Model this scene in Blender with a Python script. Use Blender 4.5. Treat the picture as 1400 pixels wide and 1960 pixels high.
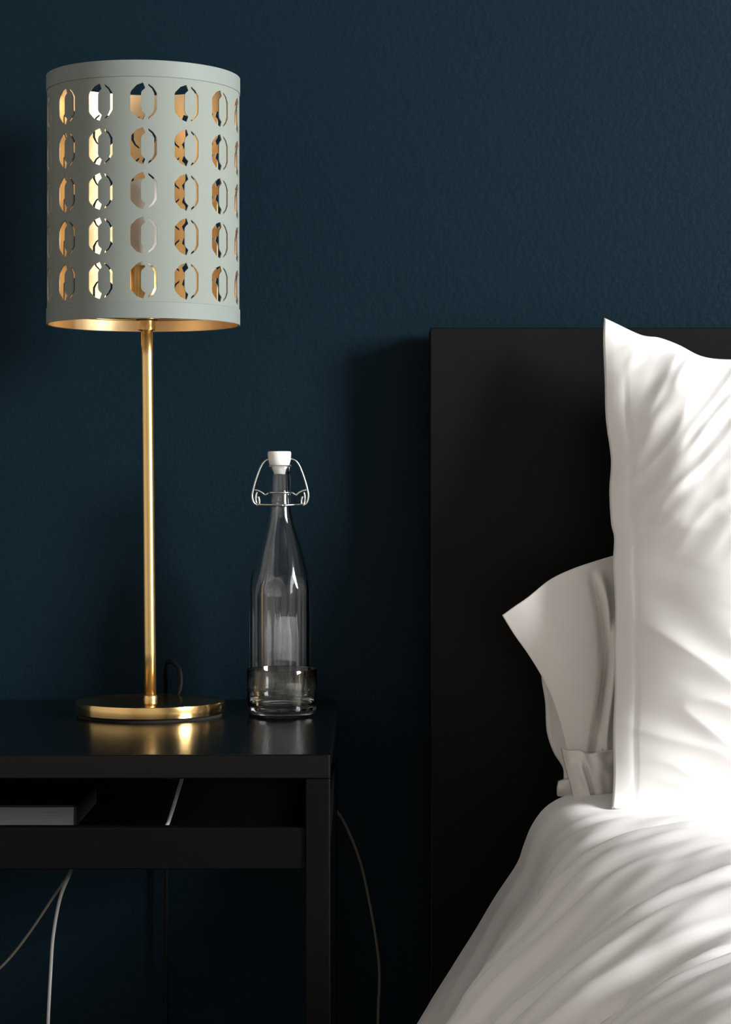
import bpy, bmesh, math, random
import numpy as np
from mathutils import Vector, noise, geometry

# ------------------------------------------------------------------ clear
for o in list(bpy.data.objects):
    bpy.data.objects.remove(o, do_unlink=True)
scn = bpy.context.scene
COL = scn.collection
random.seed(4)

# ------------------------------------------------------------------ camera / light / exposure
ZC = 0.83            # camera height
FPX = 4200.0         # focal length in pixels of the 1400x1960 frame
HY = 930.0           # image row of the horizon
cam = bpy.data.cameras.new('camera')
cam.sensor_fit = 'AUTO'; cam.sensor_width = 36.0
cam.lens = FPX / 1960.0 * 36.0
cam.shift_y = -(980.0 - HY) / 1960.0
cam.clip_start = 0.02
camo = bpy.data.objects.new('camera', cam); COL.objects.link(camo)
camo.location = (0, 0, ZC); camo.rotation_euler = (math.radians(90), 0, 0)
scn.camera = camo

w = bpy.data.worlds.new('daylight_world'); scn.world = w; w.use_nodes = True
w.node_tree.nodes['Background'].inputs[0].default_value = (0.75, 0.85, 1.0, 1)
w.node_tree.nodes['Background'].inputs[1].default_value = 0.6

# daylight coming through the window in the right-hand wall
WX = 2.45                                   # right wall
WINS = [(0.22, 1.12, 1.02, 1.98, 232.0)]      # y0, y1, z0, z1 of the opening, watts
for (a0, a1, b0, b1, en) in WINS:
    L = bpy.data.lights.new('window_daylight', 'AREA')
    L.shape = 'RECTANGLE'; L.size = b1 - b0 - .04; L.size_y = a1 - a0 - .04
    L.energy = en; L.color = (0.985, 0.99, 1.0)
    Lo = bpy.data.objects.new('window_daylight', L); COL.objects.link(Lo)
    Lo.location = (WX + .05, (a0 + a1) / 2, (b0 + b1) / 2)
    Lo.rotation_euler = (0, math.radians(90), 0)

vs = scn.view_settings
scn.display_settings.display_device = 'sRGB'
vs.view_transform = 'Standard'; vs.look = 'None'; vs.gamma = 1.0; vs.exposure = 0.0
vs.use_curve_mapping = False

# ------------------------------------------------------------------ helpers
def P(px, py, d):
    """world point seen at pixel (px, py) of the frame at distance d"""
    return Vector(((px - 700.0) * d / FPX, d, ZC - (py - HY) * d / FPX))

def srgb(r, g, b):
    f = lambda c: (c / 255 / 12.92) if c / 255 <= .04045 else ((c / 255 + .055) / 1.055) ** 2.4
    return (f(r), f(g), f(b), 1)

ORG = {}
def thing(name, loc, label, cat, group=None):
    o = bpy.data.objects.new(name, None); COL.objects.link(o)
    o.empty_display_size = .05
    o.location = loc; ORG[o.name] = Vector(loc)
    o['label'] = label; o['category'] = cat
    if group: o['group'] = group
    return o

def mk(name, V, F, mat, parent=None, origin=None, smooth=True, label=None, cat=None, kind=None, group=None, angle=None):
    """V are world coordinates"""
    og = ORG[parent.name] if parent else Vector(origin if origin else (0, 0, 0))
    me = bpy.data.meshes.new(name)
    me.from_pydata([tuple(Vector(v) - og) for v in V], [], F)
    me.update()
    bm = bmesh.new(); bm.from_mesh(me)
    bmesh.ops.recalc_face_normals(bm, faces=bm.faces)
    if angle is not None:
        for e in bm.edges:
            if len(e.link_faces) == 2 and e.calc_face_angle() > math.radians(angle): e.smooth = False
    bm.to_mesh(me); bm.free()
    for p in me.polygons: p.use_smooth = smooth
    if mat: me.materials.append(mat)
    o = bpy.data.objects.new(name, me); COL.objects.link(o)
    if parent: o.parent = parent
    else: o.location = og
    ORG[o.name] = og
    if label: o['label'] = label
    if cat: o['category'] = cat
    if kind: o['kind'] = kind
    if group: o['group'] = group
    return o

def boxes(lst, bevel=0.0, seg=2):
    """lst of (x0,x1,y0,y1,z0,z1) -> V,F"""
    V, F = [], []
    for (x0, x1, y0, y1, z0, z1) in lst:
        bm = bmesh.new()
        bmesh.ops.create_cube(bm, size=1)
        for v in bm.verts:
            v.co = Vector((x0 + (v.co.x + .5) * (x1 - x0), y0 + (v.co.y + .5) * (y1 - y0), z0 + (v.co.z + .5) * (z1 - z0)))
        if bevel > 0:
            bmesh.ops.bevel(bm, geom=list(bm.edges), offset=bevel, segments=seg, affect='EDGES', profile=.5)
        bm.verts.index_update()
        n = len(V)
        V += [v.co.copy() for v in bm.verts]
        F += [[n + v.index for v in f.verts] for f in bm.faces]
        bm.free()
    return V, F

def lathe(prof, c, n=96, closed=True, rf=None):
    """prof list of (r, z); revolve about the vertical through c. closed: profile loop closes on itself"""
    V, F = [], []
    m = len(prof)
    for (r, z) in prof:
        for k in range(n):
            a = 2 * math.pi * k / n
            rr = rf(r, z, a) if rf else r
            V.append(Vector((c[0] + rr * math.sin(a), c[1] - rr * math.cos(a), c[2] + z)))
    for i in range(m if closed else m - 1):
        j = (i + 1) % m
        for k in range(n):
            l = (k + 1) % n
            F.append([i * n + k, i * n + l, j * n + l, j * n + k])
    return V, F

def capped(prof, c, n=96, rf=None):
    V, F = lathe(prof, c, n, False, rf)
    m = len(prof)
    for i, zz in ((0, prof[0][1]), (m - 1, prof[-1][1])):
        V.append(Vector((c[0], c[1], c[2] + zz))); ci = len(V) - 1
        for k in range(n): F.append([ci, i * n + k, i * n + (k + 1) % n])
    return V, F

def catmull(pts, per=8):
    pts = [Vector(p) for p in pts]
    if len(pts) < 3:
        return [pts[0].lerp(pts[-1], i / per) for i in range(per + 1)]
    ex = [pts[0] * 2 - pts[1]] + pts + [pts[-1] * 2 - pts[-2]]
    out = []
    for i in range(1, len(ex) - 2):
        p0, p1, p2, p3 = ex[i - 1:i + 3]
        for k in range(per):
            t = k / per
            out.append(.5 * ((2 * p1) + (p2 - p0) * t + (2 * p0 - 5 * p1 + 4 * p2 - p3) * t * t + (3 * p1 - p0 - 3 * p2 + p3) * t ** 3))
    out.append(pts[-1])
    return out

def tube(pts, r, n=10, per=8, closed=False, radii=None):
    path = catmull(pts, per) if per else [Vector(p) for p in pts]
    V, F = [], []
    up = Vector((0.13, 0.2, 1)).normalized()
    prev = None
    m = len(path)
    for i, p in enumerate(path):
        t = (path[min(i + 1, m - 1)] - path[max(i - 1, 0)])
        if t.length < 1e-9: t = Vector((0, 0, 1))
        t.normalize()
        if prev is None:
            a = t.cross(up)
            if a.length < 1e-3: a = t.cross(Vector((1, 0, 0)))
        else:
            a = prev - t * prev.dot(t)
        a.normalize(); prev = a
        b = t.cross(a)
        rr = radii[i] if radii else r
        for k in range(n):
            an = 2 * math.pi * k / n
            V.append(p + a * (rr * math.cos(an)) + b * (rr * math.sin(an)))
    for i in range(m - 1):
        for k in range(n):
            l = (k + 1) % n
            F.append([i * n + k, i * n + l, (i + 1) * n + l, (i + 1) * n + k])
    F.append(list(range(n))[::-1]); F.append([(m - 1) * n + k for k in range(n)])
    return V, F

def join(*vf):
    V, F = [], []
    for v, f in vf:
        n = len(V); V += list(v); F += [[n + i for i in q] for q in f]
    return V, F

def resample(pts, n):
    q = catmull(pts, 10)
    L_ = [0]
    for i in range(1, len(q)): L_.append(L_[-1] + (q[i] - q[i - 1]).length)
    T = L_[-1]; out = []; j = 0
    for k in range(n + 1):
        s = T * k / n
        while j < len(L_) - 2 and L_[j + 1] < s: j += 1
        seg = L_[j + 1] - L_[j]
        out.append(q[j].lerp(q[j + 1], 0 if seg < 1e-12 else min(1, (s - L_[j]) / seg)))
    return out

def coons(top, bottom, left, right, nu, nv):
    """top/bottom run left->right, left/right run top->bottom; returns grid[v][u]"""
    T, B, Lf, R = resample(top, nu), resample(bottom, nu), resample(left, nv), resample(right, nv)
    G = []
    for j in range(nv + 1):
        v = j / nv; row = []
        for i in range(nu + 1):
            u = i / nu
            p = T[i] * (1 - v) + B[i] * v + Lf[j] * (1 - u) + R[j] * u \
                - (T[0] * (1 - u) * (1 - v) + T[-1] * u * (1 - v) + B[0] * (1 - u) * v + B[-1] * u * v)
            row.append(p)
        G.append(row)
    return G

def grid_faces(nu, nv, off=0):
    return [[off + j * (nu + 1) + i, off + j * (nu + 1) + i + 1, off + (j + 1) * (nu + 1) + i + 1, off + (j + 1) * (nu + 1) + i]
            for j in range(nv) for i in range(nu)]

def solid_sheet(G, thick, dirv=Vector((0, 1, 0))):
    """closed thin sheet from a grid: second side pushed along dirv"""
    nv = len(G) - 1; nu = len(G[0]) - 1
    V = [p for r in G for p in r]; N = len(V)
    V += [p + dirv * thick for p in V]
    F = grid_faces(nu, nv) + [f[::-1] for f in grid_faces(nu, nv, N)]
    ring = [(0, i) for i in range(nu)] + [(j, nu) for j in range(nv)] + [(nv, i) for i in range(nu, 0, -1)] + [(j, 0) for j in range(nv, 0, -1)]
    ids = [j * (nu + 1) + i for j, i in ring]
    for k in range(len(ids)):
        a, b = ids[k], ids[(k + 1) % len(ids)]
        F.append([a, N + a, N + b, b])
    return V, F

def pillow_mesh(G, fn_front, fn_back, nrm):
    """closed pillow from centre grid G with front/back thickness functions of (u,v)"""
    nv = len(G) - 1; nu = len(G[0]) - 1
    V = []; idf = {}; idb = {}
    for j in range(nv + 1):
        for i in range(nu + 1):
            u, v = i / nu, j / nv
            edge = i in (0, nu) or j in (0, nv)
            p = G[j][i]
            f = p + nrm * fn_front(u, v, p)
            V.append(f); idf[j, i] = len(V) - 1
            if edge: idb[j, i] = idf[j, i]
            else:
                V.append(p - nrm * fn_back(u, v)); idb[j, i] = len(V) - 1
    F = []
    for j in range(nv):
        for i in range(nu):
            F.append([idf[j, i], idf[j, i + 1], idf[j + 1, i + 1], idf[j + 1, i]])
            F.append([idb[j, i], idb[j + 1, i], idb[j + 1, i + 1], idb[j, i + 1]])
    return V, F

def n3(x, y, z=0.0): return noise.noise(Vector((x, y, z)))
def sst(a, b, x):
    t = max(0, min(1, (x - a) / (b - a))); return t * t * (3 - 2 * t)

# ------------------------------------------------------------------ materials
def mat(name, col, rough=.5, metal=0, spec=.5, trans=0, ior=1.45, coat=0, coat_r=.1, sheen=0):
    m = bpy.data.materials.new(name); m.use_nodes = True
    b = m.node_tree.nodes['Principled BSDF']
    b.inputs['Base Color'].default_value = col if len(col) == 4 else (*col, 1)
    b.inputs['Roughness'].default_value = rough
    b.inputs['Metallic'].default_value = metal
    b.inputs['Specular IOR Level'].default_value = spec
    b.inputs['Transmission Weight'].default_value = trans
    b.inputs['IOR'].default_value = ior
    b.inputs['Coat Weight'].default_value = coat
    b.inputs['Coat Roughness'].default_value = coat_r
    b.inputs['Sheen Weight'].default_value = sheen
    return m

def add_noise(m, scale, bump=.1, dist=.001, detail=3, stretch=(1, 1, 1), colvar=0, col2=None, roughvar=0):
    nt = m.node_tree; N = nt.nodes; b = N['Principled BSDF']
    tc = N.new('ShaderNodeTexCoord'); mp = N.new('ShaderNodeMapping'); mp.inputs['Scale'].default_value = stretch
    tx = N.new('ShaderNodeTexNoise'); tx.inputs['Scale'].default_value = scale; tx.inputs['Detail'].default_value = detail
    nt.links.new(tc.outputs['Object'], mp.inputs['Vector']); nt.links.new(mp.outputs[0], tx.inputs['Vector'])
    if bump:
        bp = N.new('ShaderNodeBump'); bp.inputs['Strength'].default_value = bump; bp.inputs['Distance'].default_value = dist
        nt.links.new(tx.outputs['Fac'], bp.inputs['Height']); nt.links.new(bp.outputs[0], b.inputs['Normal'])
    if col2:
        rp = N.new('ShaderNodeValToRGB'); rp.color_ramp.elements[0].position = .35; rp.color_ramp.elements[1].position = .65
        rp.color_ramp.elements[0].color = b.inputs['Base Color'].default_value; rp.color_ramp.elements[1].color = col2
        nt.links.new(tx.outputs['Fac'], rp.inputs[0]); nt.links.new(rp.outputs[0], b.inputs['Base Color'])
    if roughvar:
        r0 = b.inputs['Roughness'].default_value
        mr = N.new('ShaderNodeMapRange'); mr.inputs[3].default_value = r0 - roughvar; mr.inputs[4].default_value = r0 + roughvar
        nt.links.new(tx.outputs['Fac'], mr.inputs[0]); nt.links.new(mr.outputs[0], b.inputs['Roughness'])
    return m

M = {}
M['wall'] = add_noise(mat('teal_wall_paint', (0.0032, 0.0125, 0.0200, 1), .5, spec=.09), 190, .5, .0013, 3)
M['room_wall'] = add_noise(mat('dark_room_paint', (0.60, 0.56, 0.515, 1), .7), 170, .3, .001)
M['pale_wall'] = add_noise(mat('pale_room_paint', (.74, .70, .64, 1), .7), 170, .3, .001)
M['ceiling'] = add_noise(mat('ceiling_paint', (.14, .135, .13, 1), .8), 120, .2, .001)
M['floor'] = add_noise(mat('oak_floor', (.14, .09, .055, 1), .45), 6, .1, .001, 6, (1, 12, 1), col2=(.06, .035, .02, 1))
M['white_trim'] = add_noise(mat('white_trim_paint', (.8, .8, .78, 1), .4), 60, .05, .0005)
M['black_wood'] = add_noise(mat('black_stained_wood', (.0036, .0036, .0038, 1), .45, spec=.17), 14, .08, .0006, 8, (1, 1, 14), col2=(.0030, .0029, .0030, 1))
M['black_lacquer'] = add_noise(mat('black_table_lacquer', (.0025, .0027, .0030, 1), .2, spec=.3), 260, .03, .0003, 3, roughvar=.03)
M['black_front'] = add_noise(mat('black_table_edge', (.0022, .0022, .0024, 1), .45, spec=.13), 200, .05, .0003)
M['brass'] = add_noise(mat('polished_brass', (.74, .50, .20, 1), .16, 1), 500, .02, .0002, 2, (1, 1, .05))
M['brass_brushed'] = add_noise(mat('brushed_brass', (.76, .52, .22, 1), .30, 1), 500, .05, .0002, 2, (1, 1, .05))
M['shade_fabric'] = add_noise(mat('grey_green_shade', (.20, .222, .197, 1), .75, spec=.25), 900, .12, .0003, 2)
M['shade_rim'] = add_noise(mat('shade_rim_tape', (.19, .215, .195, 1), .6, spec=.3), 900, .1, .0002, 2)
M['gold_lining'] = add_noise(mat('gold_foil_lining', (.86, .62, .33, 1), .42, 1), 25, .25, .003, 3)
M['opal'] = mat('opal_bulb_glass', (.9, .88, .82, 1), .25)
M['black_plastic'] = add_noise(mat('black_plastic', (.012, .012, .012, 1), .4), 300, .03, .0002)
M['glass'] = mat('clear_glass', (.97, .99, .985, 1), 0.0, trans=1, ior=1.5)
M['ceramic'] = add_noise(mat('white_stopper', (.86, .83, .79, 1), .3), 200, .03, .0002)
M['wire'] = mat('steel_wire', (.52, .51, .47, 1), .28, 1)
M['rubber'] = mat('pale_rubber_gasket', (.55, .52, .46, 1), .6)
M['linen'] = add_noise(mat('white_cotton', (.865, .845, .82, 1), .85, spec=.2, sheen=.15), 1400, .12, .0003, 2)
M['linen2'] = add_noise(mat('off_white_cotton', (.87, .83, .79, 1), .85, spec=.2, sheen=.15), 1400, .12, .0003, 2)
M['mattress'] = add_noise(mat('mattress_ticking', (.6, .59, .56, 1), .9), 300, .2, .0005)
M['felt'] = mat('black_felt', (.006, .006, .006, 1), .9)
M['cable_white'] = mat('white_cable_sheath', (.40, .39, .37, 1), .4)
M['cable_grey'] = mat('beige_cable_sheath', (.13, .118, .09, 1), .5)
M['cable_black'] = mat('black_cable_sheath', (.003, .003, .003, 1), .6, spec=.2)
M['book_cover'] = mat('dark_book_cover', (.012, .012, .013, 1), .5)
M['paper'] = add_noise(mat('white_box_card', (.62, .63, .66, 1), .6), 40, .1, .0006, 4, (1, 1, 14))
M['pages'] = add_noise(mat('page_edges', (.30, .31, .335, 1), .8), 60, .3, .0006, 4, (.5, .5, 40), col2=(.22, .23, .25, 1))

# ------------------------------------------------------------------ room
WY = 2.38; RX0, RX1, RY0 = -1.9, WX, -2.2; RZ = 2.6
def slab(name, x0, x1, y0, y1, z0, z1, m):
    V, F = boxes([(x0, x1, y0, y1, z0, z1)])
    return mk(name, V, F, m, origin=((x0 + x1) / 2, (y0 + y1) / 2, z0), smooth=False, kind='structure')
slab('floor', RX0 - .1, RX1 + .1, RY0 - .1, WY + .1, -.1, 0, M['floor'])
slab('ceiling', RX0 - .1, RX1 + .1, RY0 - .1, WY + .1, RZ, RZ + .1, M['ceiling'])
slab('wall_back', RX0 - .1, RX1 + .1, WY, WY + .1, 0, RZ, M['wall'])
slab('wall_left', RX0 - .1, RX0, RY0, WY, 0, RZ, M['room_wall'])
slab('wall_front', RX0 - .1, RX1 + .1, RY0 - .1, RY0, 0, RZ, M['pale_wall'])
wa0, wa1, z0, z1, _ = WINS[0]
V, F = boxes([(WX, WX + .1, RY0, wa0, 0, RZ), (WX, WX + .1, wa1, WY, 0, RZ), (WX, WX + .1, wa0, wa1, 0, z0), (WX, WX + .1, wa0, wa1, z1, RZ)])
mk('wall_right', V, F, M['room_wall'], origin=(WX, 0, 0), smooth=False, kind='structure')
for k, (y0, y1, z0, z1, _) in enumerate(WINS):
    ym = (y0 + y1) / 2
    V, F = boxes([(WX - .02, WX + .03, y0 - .05, y0 + .02, z0 - .05, z1 + .05), (WX - .02, WX + .03, y1 - .02, y1 + .05, z0 - .05, z1 + .05),
                  (WX - .02, WX + .03, y0, y1, z1 - .02, z1 + .05), (WX - .05, WX + .03, y0 - .06, y1 + .06, z0 - .04, z0 + .01),
                  (WX, WX + .03, ym - .02, ym + .02, z0, z1)], .003)
    mk('window_%d' % (k + 1), V, F, M['white_trim'], origin=(WX, ym, z0), smooth=False, kind='structure')

# ------------------------------------------------------------------ bed: frame, mattress
HX0 = (824 - 700) * 2.31 / FPX; HTOP = ZC - (627 - HY) * 2.31 / FPX
bed = thing('bed', (HX0 + .8, 1.3, 0), 'black stained wooden bed frame with a plain tall headboard against the teal wall', 'bed')
V, F = boxes([(HX0, HX0 + 1.72, 2.31, 2.365, 0.0, HTOP)], .0015)
mk('headboard', V, F, M['black_wood'], bed, smooth=False)
for x in (HX0 + .10, HX0 + 1.60):
    V, F = boxes([(x, x + .03, .30, 2.31, .12, .34)], .002)
    mk('side_rail', V, F, M['black_wood'], bed, smooth=False)
V, F = boxes([(HX0 + .10, HX0 + 1.63, .27, .30, .0, .40)], .002)
mk('footboard', V, F, M['black_wood'], bed, smooth=False)
V, F = boxes([(HX0 + .13, HX0 + 1.60, .305, 2.305, .26, .30)], .003)
mk('slat_base', V, F, M['black_wood'], bed, smooth=False)
V, F = boxes([(HX0 + .145, HX0 + 1.59, .32, 2.295, .30, ZC - .350)], .035, 5)
mk('mattress', V, F, M['mattress'], origin=(HX0 + .8, 1.3, .30), label='pale mattress lying under the white duvet on the black bed', cat='mattress', smooth=True)

# ------------------------------------------------------------------ duvet: folds run across the bed, over its edge and down the side
head = [(1.78, -.60), (1.75, -.50), (1.68, -.34), (1.55, -.298), (1.2, -.295), (.9, -.295), (.60, -.296), (.42, -.297), (.30, -.297), (.235, -.298), (.203, -.302), (.180, -.313),
        (.166, -.330), (.158, -.350), (.151, -.368), (.130, -.398), (.106, -.436), (.080, -.476), (.052, -.522), (.020, -.580), (.004, -.645), (-.002, -.71)]
mid = [(1.78, -.60), (1.75, -.50), (1.68, -.34), (1.55, -.290), (1.2, -.285), (.9, -.285), (.60, -.287), (.42, -.292), (.32, -.299), (.265, -.309), (.225, -.322), (.192, -.340),
       (.166, -.360), (.142, -.383), (.120, -.405), (.098, -.432), (.074, -.465), (.052, -.50), (.028, -.545), (.010, -.60), (.002, -.66), (-.002, -.71)]
NS, NY = 330, 300
def rs2(pr):
    q = resample([Vector((a, b, 0)) for a, b in pr], 1200)
    # denser sampling on the left half that the camera looks at
    out = []
    for k in range(NS + 1):
        t = k / NS
        t = t * 1.0 if False else (1 - (1 - t) ** 1.35)
        out.append(q[min(1200, int(round(t * 1200)))])
    return out
Hh, Mm = rs2(head), rs2(mid)
DY0, DY1 = 2.13, 0.12
G = []
ridges = []
rr = random.Random(11)
def fold(s, y):
    """s metres along the section from the shoulder (left positive), y metres from the wall"""
    a = y + .16 * s + .10 * max(0, -s) ** 1.2
    wv = .045 * n3(s * 2.1 + 3, y * 1.7, 2.2) + .018 * n3(s * 5 + 1, y * 5, 8)
    k1 = n3((a + wv) * 9.0, s * 1.3, 0.3)
    k2 = n3((a + wv * 1.4) * 19.0, s * 2.2 + 4, 5.1)
    k3 = n3((a + wv * 2) * 40.0, s * 4.0 + 9, 1.7)
    k4 = n3((a + wv * 1.8) * 13.0 + 4, s * 2.6 + 1, 7.7)
    r2 = (1 - abs(k2) * 2.2)
    r1 = 1 - abs(k1) * 2.0
    return .014 * k1 + .007 * r1 + .009 * n3(s * 6.5 + 2, y * 7.5, 4.4) + .003 * n3(s * 22 + a * 9, a * 30, 2.4) + .0085 * r2 * (.6 + .6 * n3(s * 4, y * 4, 3)) + .0036 * k3 - .0045 * max(0, 1 - abs(k4) * 7) * max(0, .3 + n3(s * 3.1, y * 4.3, 6)) * 1.6
for j in range(NY + 1):
    t = j / NY
    y = DY0 + (DY1 - DY0) * t
    b = sst(2.10, 1.70, y) if y < 2.10 else 0
    b = 1 - sst(1.70, 2.08, y)
    row = []
    pts = [Hh[i] * (1 - b) + Mm[i] * b for i in range(NS + 1)]
    # arclength relative to x=.2 shoulder
    acc = 0; Ls = [0]
    for i in range(1, NS + 1):
        acc += (pts[i] - pts[i - 1]).length; Ls.append(acc)
    ish = min(range(NS + 1), key=lambda i: abs(pts[i].x - .2) + (0 if pts[i].y > -.4 else 9))
    for i in range(NS + 1):
        p = pts[i]
        q0, q1 = pts[max(0, i - 1)], pts[min(NS, i + 1)]
        tg = (q1 - q0).normalized()
        nr = Vector((-tg.y, tg.x, 0)) * -1            # outwards
        if nr.y < 0 and p.x < 1.5: nr = -nr if nr.x > 0 else nr
        s = Ls[i] - Ls[ish]
        amp = .35 + .65 * sst(2.10, 1.85, y) if False else (1 - .75 * sst(1.80, 2.08, y))
        amp *= .75 + .5 * sst(-.3, .1, s)
        d = fold(s, y) * amp
        # soft hanging flutes on the side
        hang = sst(.12, .40, s)
        d += hang * .012 * math.sin((y + .08 * n3(y * 3, s * 2)) * 42)
        ex = p.x + nr.x * d; ez = p.y + nr.y * d
        yy = y + .010 * n3(s * 6, y * 9, 7)
        # one deep pinched fold near the foot of the pillow side
        gx_, gy_ = 700 + ex * FPX / yy, HY - ez * FPX / yy
        al = ((gx_ - 1125) * 60 + (gy_ - 1957) * -42) / 73.2; pe = ((gx_ - 1125) * 42 + (gy_ - 1957) * 60) / 73.2
        ez -= .034 * math.exp(-(pe / 7) ** 2) * sst(-20, 15, al) * sst(-20, 25, 85 - al)
        row.append(Vector((ex, yy, ZC + ez)))
    G.append(row)
# head end of the duvet turns down behind its upper edge
r0 = G[0]
pre = []
for k in (3, 2, 1):
    a = k / 3 * math.pi / 2
    rad = .016
    pre.append([Vector((p.x, p.y + rad * math.sin(a), p.z - rad * (1 - math.cos(a)))) for p in r0])
G = pre + G
V, F = solid_sheet(G, .014, Vector((.25, 0, -1)).normalized())
duvet = mk('duvet', V, F, M['linen'], origin=(.9, 1.2, .5), label='rumpled white cotton duvet spread over the bed, draping off its left side', cat='duvet')

# ------------------------------------------------------------------ pillows
def pillow_big():
    dt, db = 2.235, 2.045
    D = lambda py: dt + (db - dt) * (py - 608) / (1545 - 608)
    pt = lambda x, y: P(x, y, D(y))
    top = [pt(1157, 608), pt(1180, 619), pt(1228, 641), pt(1262, 646), pt(1300, 660), pt(1345, 682), pt(1400, 688), pt(1500, 686),
           pt(1650, 680), pt(1850, 676), pt(2050, 668), pt(2200, 650), pt(2330, 612)]
    bottom = [pt(1172, 1548), pt(1250, 1552), pt(1400, 1556), pt(1700, 1560), pt(2000, 1556), pt(2340, 1548)]
    left = [pt(1157, 608), pt(1155, 650), pt(1158, 730), pt(1160, 800), pt(1168, 860), pt(1170, 890), pt(1167, 940), pt(1170, 1000),
            pt(1176, 1030), pt(1174, 1080), pt(1178, 1160), pt(1176, 1240), pt(1177, 1320), pt(1174, 1400), pt(1175, 1480), pt(1172, 1548)]
    right = [pt(2330, 612), pt(2315, 800), pt(2300, 1080), pt(2315, 1350), pt(2340, 1548)]
    nu, nv = 230, 240
    G = coons(top, bottom, left, right, nu, nv)
    nrm = Vector((0, -1, .32)).normalized()
    def body(u, v):
        # flat flange, then a fast rise to a broad belly
        fu = (1 - (1 - min(u / .36, 1)) ** 2) ** .95 * sst(0, .30, 1 - u)
        fv = (max(0, 1 - abs(2 * v - 1) ** 2.6)) ** .75
        return fu, fv
    def front(u, v, p):
        if u <= 0 or u >= 1 or v <= 0 or v >= 1: return 0
        fu, fv = body(u, v)
        t = .092 * fu * fv
        x, z = p.x, p.z
        # diagonal creases, steeper towards the upper-left corner
        a1 = (x - z * .85); b1 = (x * .85 + z)
        kk = n3(a1 * 17, b1 * 4.2, 1.5); k2 = n3(a1 * 36 + 5, b1 * 9, 3.3)
        a2 = (x * .55 + z); b2 = (x - z * .55)
        kl = n3(a2 * 15 + 8, b2 * 4.5, 6.5); kl2 = n3(a2 * 33, b2 * 8, 2.3)
        m = sst(.38, .62, v + .12 * n3(x * 6, z * 6, 9))
        cr = (.0012 * (1 - m) * n3(a1 * 60, b1 * 26, 9)) + (1 - m) * (.0065 * kk + .0028 * (1 - 2.2 * abs(k2))) + m * (.0042 * kl + .0022 * (1 - 2.2 * abs(kl2)))
        fade = sst(0, .12, u) * sst(0, .05, v) * sst(0, .05, 1 - v)
        edge = .0006 * sst(0, .02, u) * sst(0, .03, v) * sst(0, .03, 1 - v) * (1 + .8 * n3(z * 22, x * 5))
        # stitched seam parallel to the left edge
        seam = -.0008 * math.exp(-((u - .034 - .006 * n3(z * 9, 1)) / .0035) ** 2) * sst(.06, .2, v)
        return t + cr * fade * (.6 + .6 * (1 - sst(.35, .8, u))) + edge + seam + .006 * n3(x * 8, z * 8, 4) * fade
    def back(u, v):
        fu = sst(0, .3, u) * sst(0, .3, 1 - u); fv = max(0, 1 - abs(2 * v - 1) ** 2.4) ** .8
        return .035 * fu * fv + .002
    V, F = pillow_mesh(G, front, back, nrm)
    return mk('pillow', V, F, M['linen'], origin=P(1750, 1550, 2.05), label='large plump white pillow standing upright against the headboard, nearest the viewer', cat='pillow', group='pillows against the headboard')
pillow_big()

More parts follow.
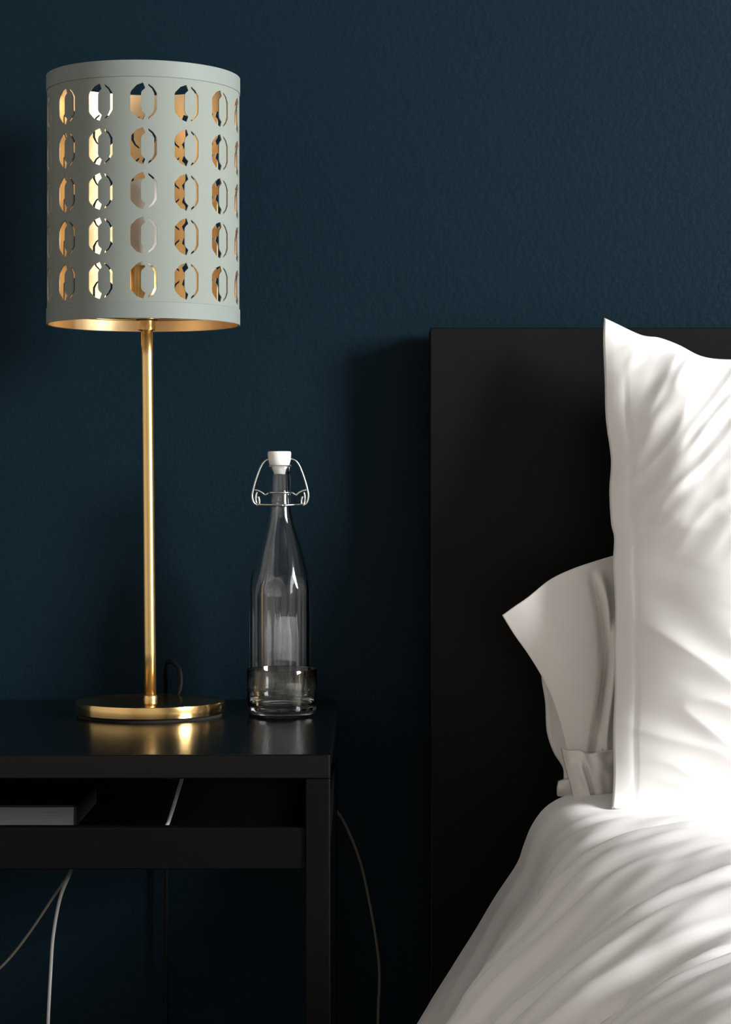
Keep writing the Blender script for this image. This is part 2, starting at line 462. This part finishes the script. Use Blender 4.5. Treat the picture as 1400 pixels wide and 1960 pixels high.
def pillow_rear():
    root = thing('pillow', P(1400, 1545, 2.2), 'off-white pillow tucked behind the large upright pillow, its loose case corner poking out left', 'pillow', 'pillows against the headboard')
    D = lambda py: 2.255 + (2.175 - 2.255) * (py - 1060) / (1545 - 1060)
    pt = lambda x, y, o=0: P(x, y, D(y) + o)
    # stuffed body
    top = [pt(1075, 1130), pt(1110, 1100), pt(1175, 1078), pt(1300, 1060), pt(1500, 1040), pt(1800, 1050), pt(2050, 1100)]
    bottom = [pt(1092, 1530), pt(1200, 1545), pt(1500, 1560), pt(1800, 1560), pt(2050, 1540)]
    left = [pt(1075, 1130), pt(1046, 1230), pt(1037, 1290), pt(1044, 1345), pt(1047, 1400), pt(1060, 1440), pt(1078, 1470), pt(1080, 1500), pt(1092, 1530)]
    right = [pt(2050, 1100), pt(2070, 1300), pt(2050, 1540)]
    nrm = Vector((0, -1, .12)).normalized()
    G = coons(top, bottom, left, right, 120, 90)
    def front(u, v, p):
        if u <= 0 or u >= 1 or v <= 0 or v >= 1: return 0
        return .030 * sst(0, .15, u) * sst(0, .2, 1 - u) * (1 - abs(2 * v - 1) ** 3) ** .8 + .006 * n3(p.x * 14, p.z * 14, 2) * sst(0, .06, u)
    back = lambda u, v: .022 * sst(0, .15, u) * sst(0, .2, 1 - u) * (1 - abs(2 * v - 1) ** 3)
    V, F = pillow_mesh(G, front, back, nrm)
    mk('cushion', V, F, M['linen2'], root)
    # loose open end of the case with a pointed corner
    o = -.045
    top = [pt(962, 1178, o), pt(985, 1160, o), pt(1010, 1142, o), pt(1050, 1110, o), pt(1090, 1090, o), pt(1130, 1076, o), pt(1185, 1060, o)]
    bottom = [pt(1090, 1452, o), pt(1110, 1448, o), pt(1150, 1440, o), pt(1200, 1445, o)]
    left = [pt(962, 1178, o), pt(985, 1215, o), pt(1010, 1250, o), pt(1035, 1290, o), pt(1055, 1330, o), pt(1072, 1378, o), pt(1082, 1415, o), pt(1090, 1452, o)]
    right = [pt(1185, 1060, o), pt(1195, 1180, o), pt(1198, 1320, o), pt(1200, 1445, o)]
    G = coons(top, bottom, left, right, 110, 130)
    nv = len(G) - 1; nu = len(G[0]) - 1
    for j in range(nv + 1):
        for i in range(nu + 1):
            u, v = i / nu, j / nv; p = G[j][i]
            px = 700 + p.x * FPX / p.y; py = HY + (ZC - p.z) * FPX / p.y
            # creases falling from the top edge
            c1 = 1128 + 20 * math.sin((py - 1080) / 95) + (py - 1100) * .06
            c2 = 1160 + 9 * math.sin((py - 1100) / 60)
            d = -.012 * math.exp(-((px - c1) / 8) ** 2) * sst(.02, .2, v) + .010 * math.exp(-((px - c1 - 16) / 10) ** 2) * sst(.02, .2, v)
            d += -.007 * math.exp(-((px - c2) / 6) ** 2) * sst(.1, .4, v)
            d += .006 * n3(p.x * 18 + p.z * 5, p.z * 7, 1) + .012 * math.sin(u * 2.6) - .010 * (1 - u) * sst(.4, 1, v)
            p.y -= d
    V, F = solid_sheet(G, .003)
    mk('pillowcase_flap', V, F, M['linen2'], root)
    # folded-under hem at the foot of the case
    pf = lambda x, y, k=0: P(x, y, 2.115 + k)
    top = [pf(1076, 1434, .01), pf(1092, 1437), pf(1110, 1436, -.004), pf(1128, 1442), pf(1146, 1440, -.004), pf(1176, 1438)]
    bottom = [pf(1104, 1543, .005), pf(1128, 1546), pf(1150, 1545), pf(1177, 1547)]
    left = [pf(1076, 1434, .01), pf(1084, 1470, .004), pf(1094, 1505), pf(1104, 1543, .005)]
    right = [pf(1176, 1438), pf(1177, 1500), pf(1177, 1547)]
    G = coons(top, bottom, left, right, 60, 60)
    for j in range(61):
        for i in range(61):
            u, v = i / 60, j / 60; p = G[j][i]
            p.y -= .008 * math.sin(u * math.pi) + .005 * math.exp(-((u - .30 - .12 * v) / .06) ** 2) * sst(.1, .4, v) - .006 * math.exp(-((u - .40 - .10 * v) / .05) ** 2) * sst(.1, .4, v) + .003 * n3(u * 5, v * 5)
    V, F = solid_sheet(G, .012)
    mk('folded_hem', V, F, M['linen2'], root)
    top = [pf(1070, 1497, .05), pf(1080, 1494, .045), pf(1100, 1490, .04)]
    bottom = [pf(1068, 1524, .05), pf(1085, 1526, .045), pf(1106, 1530, .04)]
    left = [pf(1070, 1497, .05), pf(1068, 1510, .045), pf(1068, 1524, .05)]
    right = [pf(1100, 1490, .04), pf(1106, 1530, .04)]
    G = coons(top, bottom, left, right, 14, 12)
    V, F = solid_sheet(G, .01)
    mk('case_corner', V, F, M['linen2'], root)
pillow_rear()

# ------------------------------------------------------------------ bedside table
TZ = ZC - .229                       # table-top height
TF = 1.870; TB = 2.352               # front, back
TX1 = (632 - 700) * TF / FPX; TX0 = TX1 - .56
def fz(py): return ZC - (py - HY) * TF / FPX
tbl = thing('bedside_table', ((TX0 + TX1) / 2, (TF + TB) / 2, 0), 'black bedside table with an open shelf, holding the brass lamp and glass bottle', 'table')
zt = fz(1491)
V, F = boxes([(TX0, TX1, TF, TB, zt, TZ)], .0012)
mk('table_top', V, F, M['black_lacquer'], tbl, smooth=False)
LWd = .0208
for (xa, ya) in ((TX0, TF), (TX1 - LWd, TF), (TX0, TB - LWd), (TX1 - LWd, TB - LWd)):
    V, F = boxes([(xa, xa + LWd, ya + .0006, ya + LWd, 0, zt)], .001)
    mk('leg', V, F, M['black_front'], tbl, smooth=False)
zl, zb = fz(1585), fz(1665)
V, F = boxes([(TX0 + LWd, TX1 - LWd, TF + .003, TF + .018, zb, zl)], .001)
mk('shelf_front', V, F, M['black_front'], tbl, smooth=False)
V, F = boxes([(TX0 + .004, TX1 - .004, TF + .018, TB - .004, zb + .006, zb + .018)], .001)
mk('shelf', V, F, M['black_front'], tbl, smooth=False)
SH = zb + .018
for xa in (TX0 + .002, TX1 - .014):
    V, F = boxes([(xa, xa + .012, TF + LWd, TB - LWd, zb, zl - .003)], .001)
    mk('side_rail', V, F, M['black_front'], tbl, smooth=False)

# ------------------------------------------------------------------ lamp
LY = 2.19
BX = (288 - 700) * LY / FPX; SX = (275 - 700) * LY / FPX
lamp = thing('table_lamp', (BX, LY, TZ), 'brass table lamp with a grey-green perforated drum shade on the bedside table', 'lamp')
c = (BX, LY, TZ)
V, F = capped([(.0715, 0), (.0715, .0032)], c); mk('felt_foot', V, F, M['felt'], lamp, smooth=True, angle=40)
V, F = capped([(.0738, .0032), (.0742, .0036), (.0743, .005), (.0743, .0135), (.0740, .0146), (.0732, .0150), (.04, .0152), (.0085, .0153)], c, 160)
mk('base', V, F, M['brass'], lamp, angle=40)
topz = ZC + .1606
zp0, zp1 = TZ + .015, topz + .012
XT = (281 - 700) * LY / FPX
V, F = tube([(BX, LY, zp0), (BX + (XT - BX) * .5, LY, (zp0 + zp1) / 2), (XT, LY, zp1)], .0059, 32, 4)
mk('pole', V, F, M['brass_brushed'], lamp)
V, F = capped([(.0070, .0150), (.0070, .0190), (.0066, .0200), (.0061, .0205)], c, 48); mk('pole_collar', V, F, M['brass_brushed'], lamp, angle=35)
V, F = capped([(.006, 0), (.0085, .001), (.0085, .010), (.0115, .0115), (.0115, .02), (.0165, .022), (.0165, .062), (.0155, .064)], (XT, LY, topz - .006), 48)
mk('lamp_holder', V, F, M['brass_brushed'], lamp, angle=35)
V, F = capped([(.0115, .056), (.012, .070), (.0135, .078), (.020, .090), (.0275, .104), (.030, .118), (.0285, .132), (.022, .144), (.012, .1505), (.004, .152)], (XT, LY, topz - .006), 48)
mk('bulb', V, F, M['opal'], lamp)
SR = .0955; SB = topz; ST = ZC + .4065
# fitter ring
V, F = tube([(SX + (SR - .002) * math.cos(a), LY + (SR - .002) * math.sin(a), SB + .012) for a in [2 * math.pi * k / 64 for k in range(65)]], .001, 6, 0)
parts_ = [(V, F)]
for a in (math.pi / 6, math.pi * 5 / 6, math.pi * 1.5):
    parts_.append(tube([(XT + .011 * math.cos(a), LY + .011 * math.sin(a), SB + .007), (SX + (SR - .002) * math.cos(a), LY + (SR - .002) * math.sin(a), SB + .012)], .0011, 6, 2))
V, F = join(*parts_); mk('fitter', V, F, M['brass_brushed'], lamp)

# perforated sheet: one cell triangulated, then rolled round the drum
NC, NR = 14, 5
CW = 2 * math.pi * SR / NC; CH = .0427
RB0 = SB + .5 * ((ST - SB) - NR * CH) - .0015
def cell_tri():
    # motif: an elongated octagon ring, thick on the left, thin on the right, held by two bridges
    k = .001
    def poly(pts): return [Vector((x * k, z * k)) for x, z in pts]
    leftc = poly([(-0.5, 17.8), (-6.5, 15.6), (-11.8, 10.2), (-12.8, 8), (-12.8, -8), (-11.8, -10.2), (-6.5, -15.6), (-0.5, -17.8), (1.6, -12.6), (-1.6, -9.6), (-2.4, -7.2), (-2.4, 7.2), (-1.6, 9.6), (1.6, 12.6)])
    rightc = poly([(4.4, 17.0), (9.4, 13.2), (12.8, 8), (12.8, -8), (9.4, -13.2), (4.4, -17.0), (4.7, -14.8), (8.0, -12.0), (10.2, -7.4), (10.2, 7.4), (8.0, 12.0), (4.7, 14.8)])
    pts, edges = [], []
    for pl in (leftc, rightc):
        n = len(pts); pts += pl
        edges += [(n + i, n + (i + 1) % len(pl)) for i in range(len(pl))]
    gx, gz = 13, 12
    def inside(p, pl):
        r = False
        for i in range(len(pl)):
            a, b = pl[i], pl[i - 1]
            if (a.y > p.y) != (b.y > p.y) and p.x < (b.x - a.x) * (p.y - a.y) / (b.y - a.y) + a.x: r = not r
        return r
    for i in range(gx + 1):
        for j in range(gz + 1):
            p = Vector((-CW / 2 + CW * i / gx, -CH / 2 + CH * j / gz))
            pts.append(p)
    vo, eo, fo, *_ = geometry.delaunay_2d_cdt(pts, edges, [], 0, 1e-6)
    tris = []
    for f in fo:
        cc = sum((Vector(vo[i]) for i in f), Vector((0, 0))) / len(f)
        if inside(cc, leftc) or inside(cc, rightc): continue
        tris.append(list(f))
    return [Vector(v) for v in vo], tris, gx
cv, ct, gx = cell_tri()
def drum(R, thick):
    """closed perforated shell between R-thick and R"""
    bm = bmesh.new()
    def pt(s, z, rad):
        a = s / SR + math.atan2(-SX, LY)      # one column of cut-outs is turned towards the bed's foot
        return Vector((SX + rad * math.sin(a), LY - rad * math.cos(a), z))
    for ci in range(NC):
        for ri in range(NR):
            off = ci * CW; zc_ = RB0 + (ri + .5) * CH
            vs_ = [bm.verts.new(pt(off + v.x, zc_ + v.y, R)) for v in cv]
            for t in ct:
                try: bm.faces.new([vs_[i] for i in t])
                except ValueError: pass
        for (za, zb_) in ((SB, RB0), (RB0 + NR * CH, ST)):
            for i in range(gx):
                s0 = ci * CW - CW / 2 + CW * i / gx; s1 = s0 + CW / gx
                bm.faces.new([bm.verts.new(pt(s, z, R)) for s, z in ((s0, za), (s1, za), (s1, zb_), (s0, zb_))])
    bmesh.ops.remove_doubles(bm, verts=bm.verts, dist=1e-5)
    bmesh.ops.recalc_face_normals(bm, faces=bm.faces)
    # second skin + rims
    bm.verts.index_update(); bm.edges.index_update()
    V = [v.co.copy() for v in bm.verts]; N = len(V)
    for v in list(V):
        d = Vector((v.x - SX, v.y - LY, 0)).normalized()
        V.append(v - d * thick)
    F = [[v.index for v in f.verts] for f in bm.faces]
    F2 = F + [[N + i for i in f[::-1]] for f in F]
    for e in bm.edges:
        if len(e.link_faces) == 1:
            a, b = e.verts[0].index, e.verts[1].index
            F2.append([a, b, N + b, N + a])
    bm.free()
    return V, F2
V, F = drum(SR, .0006)
shade = mk('lamp_shade', V, F, M['shade_fabric'], lamp, angle=50, label='grey-green drum shade with five rows of cut-out rings')
V, F = drum(SR - .0008, .0003)
mk('lining', V, F, M['gold_lining'], shade, angle=50, label='gold foil inside of the shade')
for (za, zb_) in ((SB - .0004, SB + .0155), (ST - .0155, ST + .0004)):
    V, F = lathe([(SR + .0002, za), (SR + .0008, za + .0003), (SR + .0008, zb_ - .0003), (SR + .0002, zb_), (SR + .0001, zb_)], (SX, LY, 0), 160)
    mk('rim_tape', V, F, M['shade_rim'], shade, angle=60)
# lamp cord
V, F = tube([(BX + .018, LY + .066, TZ + .006), (BX + .024, LY + .072, TZ + .022), (BX + .0215, LY + .082, TZ + .040), (BX + .010, LY + .098, TZ + .046), (BX + .004, LY + .125, TZ + .034), (BX, LY + .166, TZ + .006), (BX, LY + .176, TZ - .03), (BX, LY + .176, TZ - .25), (BX, LY + .176, .01)], .0024, 10, 8)
mk('cord', V, F, M['cable_black'], lamp)

# ------------------------------------------------------------------ bottle
BY = 2.272; kx = BY / FPX
BOX = (537 - 700) * kx
def bz(py): return ZC - (py - HY) * kx - TZ          # height above the table
outer = [(.001, .0016), (.020, .0008), (.0285, 0), (.0312, .0016), (.0322, .005), (.0325, .012)]
outer += [(.0325, h) for h in np.linspace(.02, bz(1136), 16)]
prof = [(1122, 59), (1112, 57.5), (1098, 54.5), (1083, 50.5), (1068, 46.5), (1053, 42.5), (1040, 38.8), (1025, 34), (1012, 30), (1000, 26.8), (985, 23.6), (970, 21.5), (955, 20.5), (940, 19.8), (925, 19.3), (910, 19.0), (905, 19.4), (902, 22), (899, 22.8), (893, 22.8), (890, 21.6)]
outer += [(hw * kx, bz(y)) for y, hw in prof]
inner = [(max(.0065, r - (.0030 if z < bz(960) else .0032)), z) for r, z in outer[6:]]
inner[-1] = (.0075, bz(891))
ifl = [(.0005, .0075), (.018, .0070), (.026, .0085), (.0288, .013)]
loop = outer + inner[::-1][:-1] + [(.0295, .020)] + ifl[::-1]
A0 = .0305
def facet(r, z, a):
    if z < .006: return r
    k = 8; m = (a + math.pi / k * .3) % (2 * math.pi / k) - math.pi / k
    lim = A0 / math.cos(m)
    return min(r, lim) if r > .0300 else r
bottle = thing('swing_top_bottle', (BOX, BY, TZ), 'empty clear glass swing-top bottle with a white stopper, standing behind a low tumbler', 'bottle')
V, F = lathe(loop, (BOX, BY, TZ), 128, False, facet)
n = 128
for i in (0, len(loop) - 1):
    V.append(Vector((BOX, BY, TZ + loop[i][1]))); ci = len(V) - 1
    for k in range(n): F.append([ci, i * n + k, i * n + (k + 1) % n])
mk('glass_body', V, F, M['glass'], bottle, angle=70)
# stopper
V, F = capped([(.0060, bz(907)), (.0066, bz(899)), (.0085, bz(893)), (.0105, bz(889)), (.0117, bz(880)), (.0121, bz(870)), (.0121, bz(866)), (.0113, bz(864))], (BOX - .001, BY, TZ), 64)
mk('stopper', V, F, M['ceramic'], bottle, angle=45)
V, F = capped([(.0068, bz(893)), (.0094, bz(892.5)), (.0097, bz(890)), (.0090, bz(888.5))], (BOX - .001, BY, TZ), 48)
mk('gasket', V, F, M['rubber'], bottle, angle=60)
# wire bail, slightly rotated about the neck
def bp(hx, py, dy=0): return Vector((BOX + hx * kx * math.cos(.25) - dy * math.sin(.25), BY + hx * kx * math.sin(.25) * .9 + dy, TZ + bz(py)))
wr = .00105
t1 = []
for sgn in (-1, 1):
    t1.append(tube([bp(sgn * 20, 878), bp(sgn * 30, 882), bp(sgn * 38, 893), bp(sgn * 47, 916), bp(sgn * 53, 937), bp(sgn * 55, 950), bp(sgn * 52, 962), bp(sgn * 44, 967), bp(sgn * 41, 961), bp(sgn * 43, 950)], wr, 8, 6))
t1.append(tube([bp(-21, 878), bp(-8, 878), bp(8, 878), bp(21, 878)], wr, 8, 4))
V, F = join(*t1); mk('bail_wire', V, F, M['wire'], bottle)
t2 = []
ring = [(BOX + .0128 * math.cos(a), BY + .0128 * math.sin(a), TZ + bz(943)) for a in [2 * math.pi * k / 40 for k in range(41)]]
t2.append(tube(ring, .0009, 8, 0))
for sgn in (-1, 1):
    t2.append(tube([bp(sgn * 23, 943), bp(sgn * 30, 947), bp(sgn * 36, 943), bp(sgn * 44, 939), bp(sgn * 50, 938)], wr, 8, 5))
    t2.append(tube([bp(sgn * 46, 942), bp(sgn * 48, 952), bp(sgn * 46, 964), bp(sgn * 36, 966, -.004), bp(sgn * 22, 966, -.012), bp(0, 967, -.0155)], wr, 8, 6))
V, F = join(*t2); mk('neck_wire', V, F, M['wire'], bottle)

# tumbler
GY = 2.199; GX = (540 - 700) * GY / FPX; GH = .0458
lp = [(.0005, .0012), (.026, .0006), (.0300, .0004), (.0332, .0025), (.0343, .006), (.0348, .012), (.0352, .030), (.0353, GH - .001), (.0350, GH), (.0348, GH), (.0345, GH - .001),
      (.0344, .030), (.0339, .014), (.0325, .0105), (.028, .0088), (.0005, .0084)]
V, F = lathe(lp, (GX, GY, TZ), 128, False)
for i in (0, len(lp) - 1):
    V.append(Vector((GX, GY, TZ + lp[i][1]))); ci = len(V) - 1
    for k in range(128): F.append([ci, i * 128 + k, i * 128 + (k + 1) % 128])
mk('tumbler', V, F, M['glass'], origin=(GX, GY, TZ), angle=70, label='low clear glass tumbler standing in front of the swing-top bottle', cat='glass')

# ------------------------------------------------------------------ things on and behind the table
d = 1.98
bx1 = (146 - 700) * d / FPX; zt_ = ZC - (1541 - HY) * d / FPX
book = thing('book', (bx1 - .07, d + .06, SH), 'thick dark-covered book with pale page edges lying on the shelf inside the black bedside table', 'book')
V, F = boxes([(bx1 - .148, bx1 - .002, d + .0005, d + .148, SH + .002, zt_ - .002)], .0004); mk('page_block', V, F, M['pages'], book, smooth=False)
V, F = boxes([(bx1 - .15, bx1, d, d + .15, SH, SH + .002), (bx1 - .15, bx1, d, d + .15, zt_ - .002, zt_), (bx1 - .002, bx1, d, d + .15, SH, zt_)], .0003); mk('cover', V, F, M['book_cover'], book, smooth=False)

V, F = tube([P(352, 1480, 1.985), P(347, 1495, 1.98), P(338, 1525, 1.96), P(327, 1560, 1.94), P(318, 1582, 1.92), P(305, 1588, 1.94)], .0017, 10, 8)
mk('charging_cable', V, F, M['cable_white'], origin=P(317, 1595, 1.925), label='short white cable leaning across the open shelf of the bedside table', cat='cable')
V, F = tube([P(420, 1530, 2.362), P(480, 1508, 2.362), P(540, 1502, 2.362), P(575, 1508, 2.362), P(610, 1524, 2.364), P(638, 1545, 2.3665), P(662, 1580, 2.372), P(690, 1650, 2.374), P(708, 1730, 2.374), P(722, 1810, 2.374), P(727, 1870, 2.374), P(724, 1960, 2.374), P(722, 2200, 2.374), P(722, 2390, 2.374)], .0016, 10, 8)
mk('power_cable', V, F, M['cable_grey'], origin=P(727, 2390, 2.374), label='thin beige cable curving down the wall between bedside table and bed', cat='cable')
V, F = tube([P(176, 1530, 2.362), P(158, 1610, 2.30), P(132, 1672, 2.2), P(100, 1720, 2.2), P(60, 1780, 2.2), P(20, 1832, 2.2), P(-20, 1870, 2.2), P(-70, 1905, 2.22), P(-90, 2100, 2.3), P(-90, 2390, 2.33)], .0014, 10, 8)
mk('power_cable', V, F, M['cable_grey'], origin=P(-90, 2390, 2.33), label='dull beige cable slanting down to the left under the bedside table', cat='cable')
V, F = tube([P(190, 1530, 2.362), P(160, 1610, 2.26), P(134, 1672, 2.17), P(115, 1720, 2.16), P(102, 1790, 2.16), P(97, 1860, 2.16), P(92, 1960, 2.16), P(88, 2100, 2.16), P(90, 2350, 2.16)], .0017, 10, 8)
mk('power_cable', V, F, M['cable_white'], origin=P(90, 2350, 2.16), label='pale cable hanging almost straight down under the bedside table', cat='cable')
